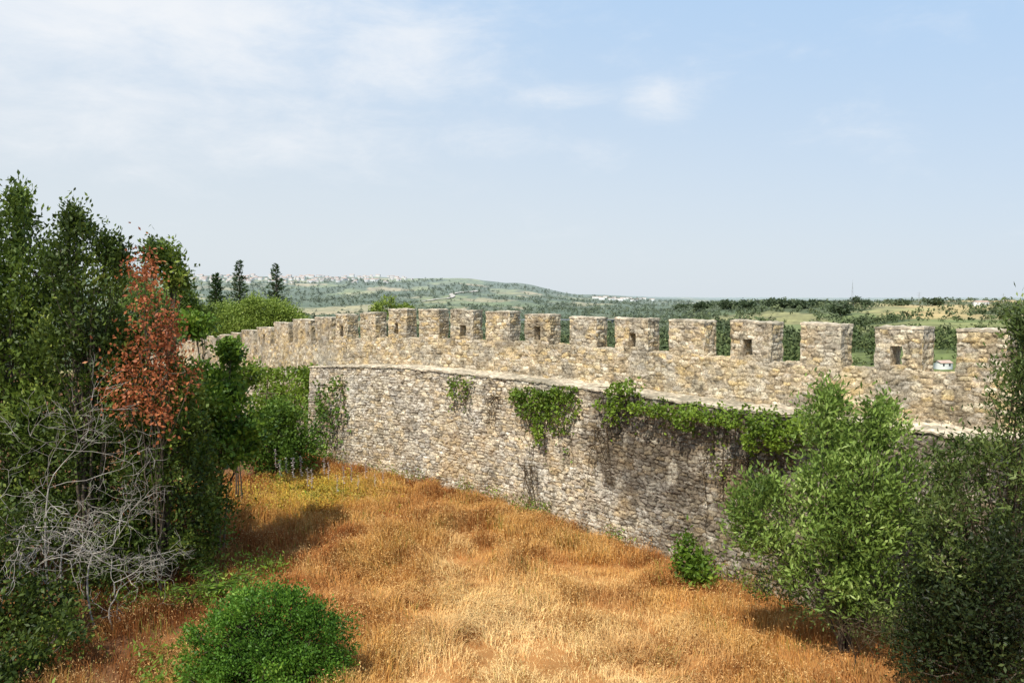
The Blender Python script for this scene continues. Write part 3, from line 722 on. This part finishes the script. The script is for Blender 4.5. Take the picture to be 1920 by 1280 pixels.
# ------------------------------------------------------------------ right olives
lobed_tree('olive_tree', 'grey green olive tree in front of the wall at the right', 'tree', G0(1600, 14.6),
   [L_(1535, 795, 14.8, (.38,.4,.40)), L_(1550, 755, 14.8, (.22,.25,.2)), L_(1600, 830, 14.7, (.4,.4,.32)), L_(1665, 820, 14.6, (.5,.5,.40)), L_(1645, 785, 14.6, (.28,.3,.2)), L_(1560, 885, 14.4, (.66,.5,.5)), L_(1640, 910, 14.3, (.8,.6,.65)), L_(1520, 960, 14.3, (.6,.5,.5)), L_(1600, 1000, 14.2, (.9,.6,.7)), L_(1690, 980, 14.4, (.7,.5,.75)), L_(1405, 950, 14.4, (.3,.3,.34)), L_(1400, 1000, 14.4, (.38,.4,.28)), L_(1470, 1030, 14.4, (.42,.4,.5)), L_(1440, 920, 14.4, (.18,.2,.2)), L_(1540, 1080, 14.2, (.75,.5,.5)), L_(1660, 1090, 14.1, (.8,.5,.5))],
   88, 52, .11, (.12,.042), 'olive', tr=.024, shell=.3, bias=(0,0,.9), flat=1.6)
lobed_tree('olive_tree', 'darker olive tree leaning in at the right edge', 'tree', G0(1900, 12.2),
   [L_(1925, 590, 12.4, (.2,.3,.35)), L_(1920, 660, 12.4, (.28,.4,.5)), L_(1897, 745, 12.3, (.28,.3,.5)), L_(1835, 850, 12.3, (.42,.4,.36)), L_(1900, 880, 12.2, (.6,.5,.6)), L_(1820, 940, 12.2, (.6,.5,.5)), L_(1900, 1020, 12.2, (.7,.6,.7)), L_(1975, 800, 12.3, (.6,.5,1.2)), L_(1800, 1050, 12.2, (.6,.5,.6)), L_(1778, 890, 12.5, (.28,.3,.34)), L_(1750, 970, 12.9, (.35,.4,.5))],
   80, 50, .10, (.10,.034), 'olive_dark', mbark='vine', tr=.022, shell=.3, bias=(0,0,.7), flat=1.4)
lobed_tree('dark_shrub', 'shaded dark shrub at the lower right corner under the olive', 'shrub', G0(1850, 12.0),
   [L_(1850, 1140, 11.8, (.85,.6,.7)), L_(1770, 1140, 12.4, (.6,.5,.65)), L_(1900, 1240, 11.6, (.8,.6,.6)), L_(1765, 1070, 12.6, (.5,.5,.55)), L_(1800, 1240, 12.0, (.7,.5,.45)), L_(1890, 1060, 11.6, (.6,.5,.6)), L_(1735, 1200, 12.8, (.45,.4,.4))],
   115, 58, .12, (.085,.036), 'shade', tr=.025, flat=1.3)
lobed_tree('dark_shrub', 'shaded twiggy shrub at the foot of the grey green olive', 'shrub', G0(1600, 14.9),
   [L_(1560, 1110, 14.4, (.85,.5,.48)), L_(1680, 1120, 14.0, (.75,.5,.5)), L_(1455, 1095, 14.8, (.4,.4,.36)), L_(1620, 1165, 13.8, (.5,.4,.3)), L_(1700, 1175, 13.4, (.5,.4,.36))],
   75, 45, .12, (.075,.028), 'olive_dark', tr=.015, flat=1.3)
segs = bare(G0(1620, 13.5) + [0, 0, .4], 4, .65, .008, 3, (-.1, -.1, .9), .5, .1)
rt = empty('dead_shrub', G0(1620, 13.5), 'bare brown twigs below the grey green olive', 'dead shrub')
V, q = tube_arrays(segs + path_segs(np.linspace(G0(1620, 13.5) - [0, 0, .1], G0(1620, 13.5) + [0, 0, .4], 3), .02, .014), 4)
mesh_np('branches', V - np.array(rt.location), q, mat=M['vine'], parent=rt)

# ------------------------------------------------------------------ plants on the wall
def ivy(label, lobes, n, leaf=.085, mat='ivy', stems=6, drop=60, depth=.35, name='ivy', cat='ivy', trail=1.0):
    cen = []; out = []; segs = []
    for px, py, rx, ry in lobes:
        k = int(n * rx * ry / 900)
        a = rng.uniform(0, 6.283, k); r = np.sqrt(rng.random(k)) * (1 + .8 * fbm(np.cos(a) * 2 + px, np.sin(a) * 2 + py, 0, 3))
        for i in range(k):
            x, y = px + rx * r[i] * math.cos(a[i]), py + ry * r[i] * math.sin(a[i])
            s = sf_of_px(x); nn = Nrm(np.array([s]))[0]
            dome = math.sqrt(max(0, 1 - min(1, r[i])**2))
            cen.append(front_pt(x, y, .06 + depth * dome * rng.uniform(.35, 1))); out.append(nn * .8)
    x0 = sum(l[0] for l in lobes) / len(lobes); xa = min(l[0] - l[2] for l in lobes); xb = max(l[0] + l[2] for l in lobes); W = xb - xa
    yb = max(l[1] for l in lobes); yt = min(l[1] for l in lobes)
    segs += path_segs(np.array([front_pt(lerp(xa, xb, j / 8), lerp(yt, yt + 2, j / 8), .06) for j in range(9)]), .012, .008)
    for k in range(stems):
        x = x0 + rng.uniform(-.42, .42) * W; P = []; y1 = yb + drop * rng.uniform(.3, 1.2)
        for j in range(9):
            P.append(front_pt(x + rng.normal() * 1.5, lerp(yt, y1, j / 8), .05)); x += rng.normal() * 4
        segs += path_segs(np.array(P), .011, .004)
        for j in range(int(drop / 4 * trail)):
            t = rng.random()**1.5; cen.append(P[int(t * 8)] + rng.normal(size=3) * .07); out.append(np.array([0, -.5, 0]))
    base = front_pt(x0, yb, .1); root = empty(name, base, label, cat)
    V, q = tube_arrays(segs, 4); mesh_np('stems', V - base, q, mat=M['vine'], parent=root)
    V, q = leaf_arrays(np.array(cen), leaf, leaf * .75, (0, 0, -.35), np.array(out)); mesh_np('leaves', V - base, q, mat=M[mat], parent=root)
ivy('bushy ivy clump hanging over the middle of the wall walk edge', [(1028,742,52,22),(1055,765,26,34),(1005,762,30,26),(1025,800,14,30),(982,738,22,12),(1060,733,22,14)], 420, .1, drop=95, stems=8, trail=.7)
ivy('small ivy tuft on the wall top left of the bushy middle clump', [(870,714,26,10),(866,732,14,18)], 330, .09, drop=50)
ivy('leafy sprig with upright stems on the wall top right of the middle clump', [(1172,738,26,28),(1190,725,26,16),(1165,770,22,25),(1140,755,15,10)], 280, .1, drop=60, depth=.45)
ivy('ivy fringe along the walk edge right of the leafy sprig', [(1225,762,38,15),(1265,766,38,16),(1300,780,22,26),(1320,772,24,12)], 460, .09, drop=60, depth=.6)
ivy('long ivy band along the walk edge left of the olive', [(1350,776,30,17),(1400,784,42,22),(1455,793,42,28),(1530,796,42,30),(1590,801,42,26),(1430,820,24,28),(1480,820,28,26)], 430, .085, drop=110, stems=12, depth=.6)
ivy('sparse brown creeper hanging down the wall beside the olive', [(1440,860,40,40),(1480,900,40,60),(1330,870,12,40)], 70, .06, mat='creeper', drop=150, stems=14, depth=.15)
ivy('tall leafy creeper climbing the wall face near its left end', [(625,745,22,26),(628,790,26,38),(620,840,22,40),(640,720,12,16),(600,800,14,40)], 190, .14, mat='mid', stems=6, drop=70)
ivy('thin brown vines trailing down below the middle ivy clump', [(985,870,6,20),(1010,890,6,24)], 50, .05, mat='creeper', stems=8, drop=110, depth=.08, trail=.4)
ivy('dark dry creeper beside the left edge of the middle ivy clump', [(938,742,10,28),(925,770,8,20)], 120, .06, mat='creeper', stems=4, drop=50, depth=.1)
ivy('brown creeper stems below the leafy sprig', [(1145,800,10,30),(1120,850,8,30)], 50, .06, mat='creeper', stems=6, drop=80, depth=.08)
ivy('small green weed growing from the wall face above the grass', [(940,955,7,14)], 500, .07, stems=2, drop=10)
lobed_tree('weed_shrub', 'small bright green leafy shrub at the wall foot right of centre', 'shrub', G0(1296, 18.0),
   [L_(1282, 1030, 18.1, (.16,.16,.24)), L_(1305, 1055, 18.0, (.24,.2,.2)), L_(1318, 1080, 17.8, (.22,.2,.14)), L_(1285, 1065, 18.0, (.16,.16,.2))], 70, 22, .11, (.13,.07), 'bright', tr=.010, flat=1.4)
def left_ivy(label, lobes, n, mat, leaf, off):
    cen = []
    for px, py, rx, ry in lobes:
        k = int(n * rx * ry / 900); a = rng.uniform(0, 6.283, k); r = np.sqrt(rng.random(k))
        for i in range(k):
            x = px + rx * r[i] * math.cos(a[i]); y = py + ry * r[i] * math.sin(a[i])
            cen.append(at(x, y, d_of_px(x) - off - .5 * math.sqrt(1 - r[i]**2) * rng.random()))
    cen = np.array(cen); base = cen.mean(0); root = empty('ivy', base, label, 'ivy')
    V, q = tube_arrays([(base + [dx, .3, -1], base + [dx + .2, .2, 1], .03, .015) for dx in (-1, -.3, .5, 1)] + [(base + [-1.2, .3, 0], base + [1.3, .3, 0], .03, .02)], 4); mesh_np('stems', V - base, q, mat=M['vine'], parent=root)
    V, q = leaf_arrays(cen, leaf, leaf * .75, (0, -.6, -.3)); mesh_np('leaves', V - base, q, mat=M[mat], parent=root)
left_ivy('ivy curtain draped over the low wall top at its far left end', [(495,703,35,15),(540,700,42,14),(585,702,28,18),(505,740,30,34),(574,745,18,46),(540,740,30,30),(485,775,24,34),(588,735,14,34),(584,790,12,40)], 620, 'ivy', .15, 1.6)
lobed_tree('columnar_shrub', 'dense upright green shrub in the corner where the wall ends at left', 'shrub', G0(525, 27.3),
   [L_(535, 800, 27.3, (.75,.6,.8)), L_(495, 840, 27.5, (.8,.7,.85)), L_(560, 850, 27.2, (.6,.6,.8)), L_(515, 775, 27.8, (.4,.4,.35))], 105, 60, .13, (.13,.065), 'mid', tr=.04, flat=1.5)
lobed_tree('small_tree', 'thin leafy sapling in front of the far left battlements', 'tree', G0(440, 24),
   [L_(435, 665, 24, (.18,.2,.22)), L_(465, 705, 24, (.35,.4,.35)), L_(430, 720, 24, (.45,.5,.4))], 60, 45, .12, (.14,.07), 'ivy', tr=.025)

ac = None
def acanthus(base, H):
    root = empty('acanthus', base, 'acanthus plant with a tall pale flower spike at the foot of the wall left end', 'flower', 'acanthus plants by the wall')
    V, q = tube_arrays([((0, 0, 0), (0, 0, H * .46), .008, .007)], 5); mesh_np('stem', V, q, mat=M['vine'], parent=root)
    z = np.linspace(H * .45, H, 24); a = np.arange(24) * 2.4; c = np.stack([np.cos(a) * .006, np.sin(a) * .006, z], -1)
    o_ = np.stack([np.cos(a), np.sin(a), 0 * a], -1)
    V, q = leaf_arrays(c, .06, .036, (0, 0, -.1), o_ * 2, .4)
    V2, q2 = tube_arrays([((0, 0, H * .45), (0, 0, H * 1.01), .008, .004)], 5)
    mesh_np('flower_spike', np.concatenate([V, V2]), np.concatenate([q, q2 + len(V)]), mat=M['petal'], parent=root)
    k = 8; a = rng.uniform(0, 6.28, k)
    V, q = leaf_arrays(np.tile([0, 0, .05], (k, 1)), .4, .12, (0, 0, .6), np.stack([np.cos(a), np.sin(a), 0 * a], -1), .2); mesh_np('leaves', V, q, mat=M['ivy'], parent=root)
    return root
for i, (px, py) in enumerate([(512,895),(520,905),(532,900),(545,915),(560,910),(572,930),(580,935),(604,905),(612,915),(640,925),(655,915),(668,930),(682,915),(700,925),(715,918),(628,938)]):
    d = CAMZ * F / (py + 12 - HY); b = G0(px, d)
    if ac is None: ac = acanthus(b, 1.1)
    else:
        s = rng.uniform(.65, 1.05); c = dup(ac, b, rng.uniform(0, 6), (s, s, s))

# ------------------------------------------------------------------ grass (stuff)
def inside_pts(n, x0, x1, y0, y1):
    X = rng.uniform(x0, x1, n); Y = rng.uniform(y0, y1, n)
    px = 960 + F * X / Y
    k = (Y < df_of_px(np.clip(px, 582, 2400)) - .3) & (px > -120) & (px < 2050) & ~((px < 470) & (Y > 27))
    return X[k], Y[k]
X, Y = inside_pts(700000, -11, 9.5, 11.2, 31)
pale = .95 * np.exp(-(((X - .5) / 2.5)**2 + ((Y - 13.8) / 3.8)**2)) + .6 * fbm(X * .85, Y * .85, 2, 5) - .04
pale = np.maximum(pale, .7 * np.exp(-(((X + 1.4) / .5)**2 + ((Y - 18.5) / 3)**2)))
clump = fbm(X * 1.5, Y * 1.5, 5, 4) * 1.5
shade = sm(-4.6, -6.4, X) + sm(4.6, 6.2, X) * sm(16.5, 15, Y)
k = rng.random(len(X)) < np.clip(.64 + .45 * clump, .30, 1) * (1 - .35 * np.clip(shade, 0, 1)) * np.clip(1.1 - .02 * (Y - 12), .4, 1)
X, Y, pale, clump, shade = X[k], Y[k], pale[k], clump[k], shade[k]
n = len(X); Z = terrain_z(X, Y) - .02
pc = np.clip(pale, 0, 1)
pxg = 960 + F * X / Y; dwg = df_of_px(np.clip(pxg, 582, 2400)) - Y
hgt = (.25 + .19 * clump - .09 * pc) * rng.uniform(.35, 1.7, n)
hgt = np.clip(hgt + .05 * sm(18, 22, Y), .06, .75) * (.65 + .35 * sm(.2, 1.8, dwg))
a = 9 * fbm(X * .55, Y * .55, 12, 3) + rng.normal(size=n) * 1.2
lean = np.clip(rng.uniform(.05, .6, n) + .45 * pc * rng.random(n) + .45 * sm(.05, .4, fbm(X * .9 + 9, Y * .9, 7, 3)), 0, 1.05)
h = np.stack([np.cos(a), np.sin(a), 0 * a], -1); sd = np.stack([-np.sin(a), np.cos(a), 0 * a], -1)
a2 = rng.uniform(0, 6.283, n); sd = unit(sd + .8 * np.stack([np.cos(a2), np.sin(a2), 0 * a2], -1))
wd = rng.uniform(.0024, .0055, n)[:, None] * (1 + (Y[:, None] - 12) * .04)
upv = np.array([0, 0, 1.])
B0 = np.stack([X, Y, Z], -1); B1 = B0 + h * (hgt * lean * .35)[:, None] + upv * (hgt * .6)[:, None]
B2 = B0 + h * (hgt * lean)[:, None] + upv * (hgt * (1 - .45 * lean))[:, None]
V = np.stack([B0 - sd * wd, B0 + sd * wd, B1 + sd * wd * .8, B1 - sd * wd * .8, B2], 1).reshape(-1, 3)
bi = np.arange(n) * 5
Qd = np.stack([bi, bi + 1, bi + 2, bi + 3], -1); T = np.stack([bi + 3, bi + 2, bi + 4], -1)
cA = np.array((.62,.32,.085)); cB = np.array((.88,.61,.27)); cR = np.array((.40,.145,.042)); cG = np.array((.26,.25,.05)); cY = np.array((.74,.52,.07))
gc = lerp(np.tile(cA, (n, 1)), cB, np.clip(pc[:, None] * 1.05 + rng.normal(size=(n, 1)) * .22, 0, 1))
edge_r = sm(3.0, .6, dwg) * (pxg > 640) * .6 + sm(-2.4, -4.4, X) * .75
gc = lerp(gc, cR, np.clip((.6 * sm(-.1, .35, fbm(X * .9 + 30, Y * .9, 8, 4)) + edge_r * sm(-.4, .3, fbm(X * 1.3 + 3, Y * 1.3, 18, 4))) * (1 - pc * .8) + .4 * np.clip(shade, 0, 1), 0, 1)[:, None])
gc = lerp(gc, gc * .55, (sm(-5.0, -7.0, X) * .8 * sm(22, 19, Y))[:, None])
yl = np.exp(-(((X + 6.2) / 1.9)**2 + ((Y - 24.6) / 2.0)**2)); gc = lerp(gc, cY, np.clip(yl * .95, 0, 1)[:, None] * (rng.random(n) < .8)[:, None])
gg = (rng.random(n) < .02 + .2 * sm(.2, .5, fbm(X * 1.5 + 50, Y * 1.5, 1, 3)) * (1 - pc)); gc[gg] = cG
gc *= rng.uniform(.65, 1.2, (n, 1))
m = (rng.random(n) < .25) & (hgt > .18); sh = B2[m]; ns = 2
SV, SQ = leaf_arrays(np.repeat(sh, ns, 0) + rng.normal(size=(len(sh) * ns, 3)) * .02, .042, .013, (0, 0, -.5))
sc_ = np.repeat(np.repeat(lerp(gc[m], np.array((.86,.60,.27)), .4), ns, 0), 4, 0)
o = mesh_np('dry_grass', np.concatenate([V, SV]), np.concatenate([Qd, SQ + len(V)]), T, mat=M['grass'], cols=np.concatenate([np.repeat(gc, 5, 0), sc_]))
tag(o, 'tall dry orange and straw coloured grass covering the ground inside the wall', 'grass', kind='stuff')

def weed_patch(k, X, Y, mat, name, label, size=(.11, .035)):
    X, Y = X[k], Y[k]; rep = 9
    c = np.repeat(np.stack([X, Y, terrain_z(X, Y) + .05], -1), rep, 0) + rng.normal(size=(len(X) * rep, 3)) * np.array([.1, .1, .13]) + [0, 0, .2]
    V, q = leaf_arrays(c, *size, (0, 0, .7)); o = mesh_np(name, V, q, mat=M[mat]); tag(o, label, 'weeds', kind='stuff')
X, Y = inside_pts(60000, -11, 9.5, 11.2, 31)
px = 960 + F * X / Y; dw = df_of_px(np.clip(px, 582, 2400)) - Y
weed_patch(((dw < .9) & (rng.random(len(X)) < .3 * np.clip(fbm(X * 1.3, Y * 1.3, 4, 3) * 3, 0, 1))) | ((X < -4.9) & (Y < 19) & (fbm(X * .9, Y * .9, 14, 3) > .22) & (rng.random(len(X)) < .2)), X, Y, 'ivy', 'weeds', 'low green weeds along the wall foot and the thicket edge')
weed_patch((np.exp(-(((X + 6.2) / 1.8)**2 + ((Y - 24.6) / 1.7)**2)) > rng.random(len(X)) * 1.4) & (fbm(X * 1.6, Y * 1.6, 44, 3) > -.12) & (rng.random(len(X)) < .55), X, Y, 'gold', 'yellow_weeds', 'yellow flowering weeds in the grass at the left foot of the wall', (.065, .04))
X, Y = inside_pts(9000, -11, 9.5, 13, 31); px = 960 + F * X / Y; dw = df_of_px(np.clip(px, 582, 2400)) - Y
k = (dw < 1.2) & (px > 600) & (rng.random(len(X)) < .7); X, Y = X[k], Y[k]; hh = rng.uniform(.25, .75, len(X)); zz = terrain_z(X, Y); segs = []
for x, y, z, h_ in zip(X, Y, zz, hh): segs.append(((x, y, z), (x + rng.normal() * .12, y + rng.normal() * .12, z + h_), .006, .003))
V, q = tube_arrays(segs, 3)
c = np.repeat(np.stack([X, Y, zz + hh * .7], -1), 14, 0) + rng.normal(size=(len(X) * 14, 3)) * np.array([.09, .09, .18])
V2, q2 = leaf_arrays(c, .06, .02, (0, 0, .5)); o = mesh_np('dry_weeds', np.concatenate([V, V2]), np.concatenate([q, q2 + len(V)]), mat=M['dry']); tag(o, 'dry brown weed stalks standing along the foot of the wall', 'weeds', kind='stuff')

# ------------------------------------------------------------------ world, sun, camera
sv = Vector((-.42, -.72, 0)).normalized(); el = math.radians(54)
sv = Vector((sv.x * math.cos(el), sv.y * math.cos(el), math.sin(el)))
wld = bpy.data.worlds.new('World'); scene.world = wld; wld.use_nodes = True
nt = wld.node_tree; nt.nodes.clear(); N = nt.nodes.new; L = nt.links.new
out = N('ShaderNodeOutputWorld'); bg = N('ShaderNodeBackground'); bg.inputs[1].default_value = .14; L(bg.outputs[0], out.inputs[0])
sky = N('ShaderNodeTexSky'); sky.sky_type = 'NISHITA'; sky.sun_disc = False; sky.sun_elevation = el; sky.sun_rotation = math.atan2(sv.x, sv.y)
sky.air_density = 1.0; sky.dust_density = 2.0; sky.ozone_density = 1.0; sky.altitude = 80
tc = N('ShaderNodeTexCoord'); sep = N('ShaderNodeSeparateXYZ'); L(tc.outputs['Generated'], sep.inputs[0])
hz = N('ShaderNodeMapRange'); hz.interpolation_type = 'SMOOTHSTEP'; hz.inputs[1].default_value = -.02; hz.inputs[2].default_value = .46
xs = N('ShaderNodeMath'); xs.operation = 'MULTIPLY_ADD'; xs.inputs[1].default_value = .14; L(sep.outputs['X'], xs.inputs[0]); L(sep.outputs['Z'], xs.inputs[2])
L(xs.outputs[0], hz.inputs[0])
hc = N('ShaderNodeMix'); hc.data_type = 'RGBA'; hc.inputs[6].default_value = (5.3, 5.75, 6.1, 1); hc.inputs[7].default_value = (3.3, 4.75, 6.65, 1); L(hz.outputs[0], hc.inputs[0])
m1 = N('ShaderNodeMix'); m1.data_type = 'RGBA'; m1.inputs[0].default_value = .93
L(sky.outputs[0], m1.inputs[6]); L(hc.outputs[2], m1.inputs[7])
def cdir(px, py):
    v = at(px, py, 1.0) - np.array([0, 0, CAMZ]); return unit(v)
tot = None
for px, py, rx, ry, amp in [(250,30,660,140,1.0),(700,100,360,130,.78),(330,230,720,130,.62),(650,270,420,70,.40),(1060,185,170,36,.48),(1230,190,100,62,.55),(1120,290,90,45,.35),(1630,240,170,55,.4),(1450,100,500,60,.12)]:
    c = cdir(px, py)
    s1 = N('ShaderNodeVectorMath'); s1.operation = 'SUBTRACT'; s1.inputs[1].default_value = c; L(tc.outputs['Generated'], s1.inputs[0])
    s2 = N('ShaderNodeVectorMath'); s2.operation = 'MULTIPLY'; s2.inputs[1].default_value = (F / rx * 1.05, .9, F / ry * 1.05); L(s1.outputs[0], s2.inputs[0])
    s3 = N('ShaderNodeVectorMath'); s3.operation = 'LENGTH'; L(s2.outputs[0], s3.inputs[0])
    mr = N('ShaderNodeMapRange'); mr.interpolation_type = 'SMOOTHSTEP'; mr.inputs[1].default_value = 0; mr.inputs[2].default_value = 1.35; mr.inputs[3].default_value = amp; mr.inputs[4].default_value = 0
    L(s3.outputs['Value'], mr.inputs[0])
    if tot is None: tot = mr.outputs[0]
    else:
        ad = N('ShaderNodeMath'); ad.operation = 'MAXIMUM'; L(tot, ad.inputs[0]); L(mr.outputs[0], ad.inputs[1]); tot = ad.outputs[0]
mp = N('ShaderNodeMapping'); mp.inputs['Scale'].default_value = (6, 6, 15); mp.inputs['Rotation'].default_value = (0, .14, 0); L(tc.outputs['Generated'], mp.inputs[0])
n1 = N('ShaderNodeTexNoise'); n1.inputs['Scale'].default_value = 1.5; n1.inputs['Detail'].default_value = 10; n1.inputs['Roughness'].default_value = .64; n1.inputs['Distortion'].default_value = .3
L(mp.outputs[0], n1.inputs['Vector'])
a1 = N('ShaderNodeMath'); a1.operation = 'MULTIPLY_ADD'; a1.inputs[1].default_value = .72; L(tot, a1.inputs[0]); L(n1.outputs['Fac'], a1.inputs[2])
r1 = N('ShaderNodeMapRange'); r1.interpolation_type = 'SMOOTHSTEP'; r1.inputs[1].default_value = .54; r1.inputs[2].default_value = 1.36; r1.inputs[3].default_value = 0; r1.inputs[4].default_value = .88
L(a1.outputs[0], r1.inputs[0])
m2 = N('ShaderNodeMix'); m2.data_type = 'RGBA'; m2.inputs[7].default_value = (6.55, 6.7, 6.9, 1)
L(r1.outputs[0], m2.inputs[0]); L(m1.outputs[2], m2.inputs[6]); L(m2.outputs[2], bg.inputs[0])

sl = bpy.data.lights.new('sun', 'SUN'); sl.energy = 5.0; sl.angle = math.radians(.5); sl.color = (1, .945, .84)
so = bpy.data.objects.new('sun', sl); C.objects.link(so); so.rotation_euler = sv.to_track_quat('Z', 'Y').to_euler(); so.location = (-20, -20, 40)
cd = bpy.data.cameras.new('camera'); cd.sensor_width = 36; cd.lens = 36 * F / 1920; cd.clip_start = .2; cd.clip_end = 30000
co = bpy.data.objects.new('camera', cd); C.objects.link(co); co.location = (0, 0, CAMZ); co.rotation_euler = (math.radians(90) - PIT, 0, 0)
scene.camera = co
scene.view_settings.view_transform = 'Standard'; scene.view_settings.look = 'None'; scene.view_settings.exposure = 0
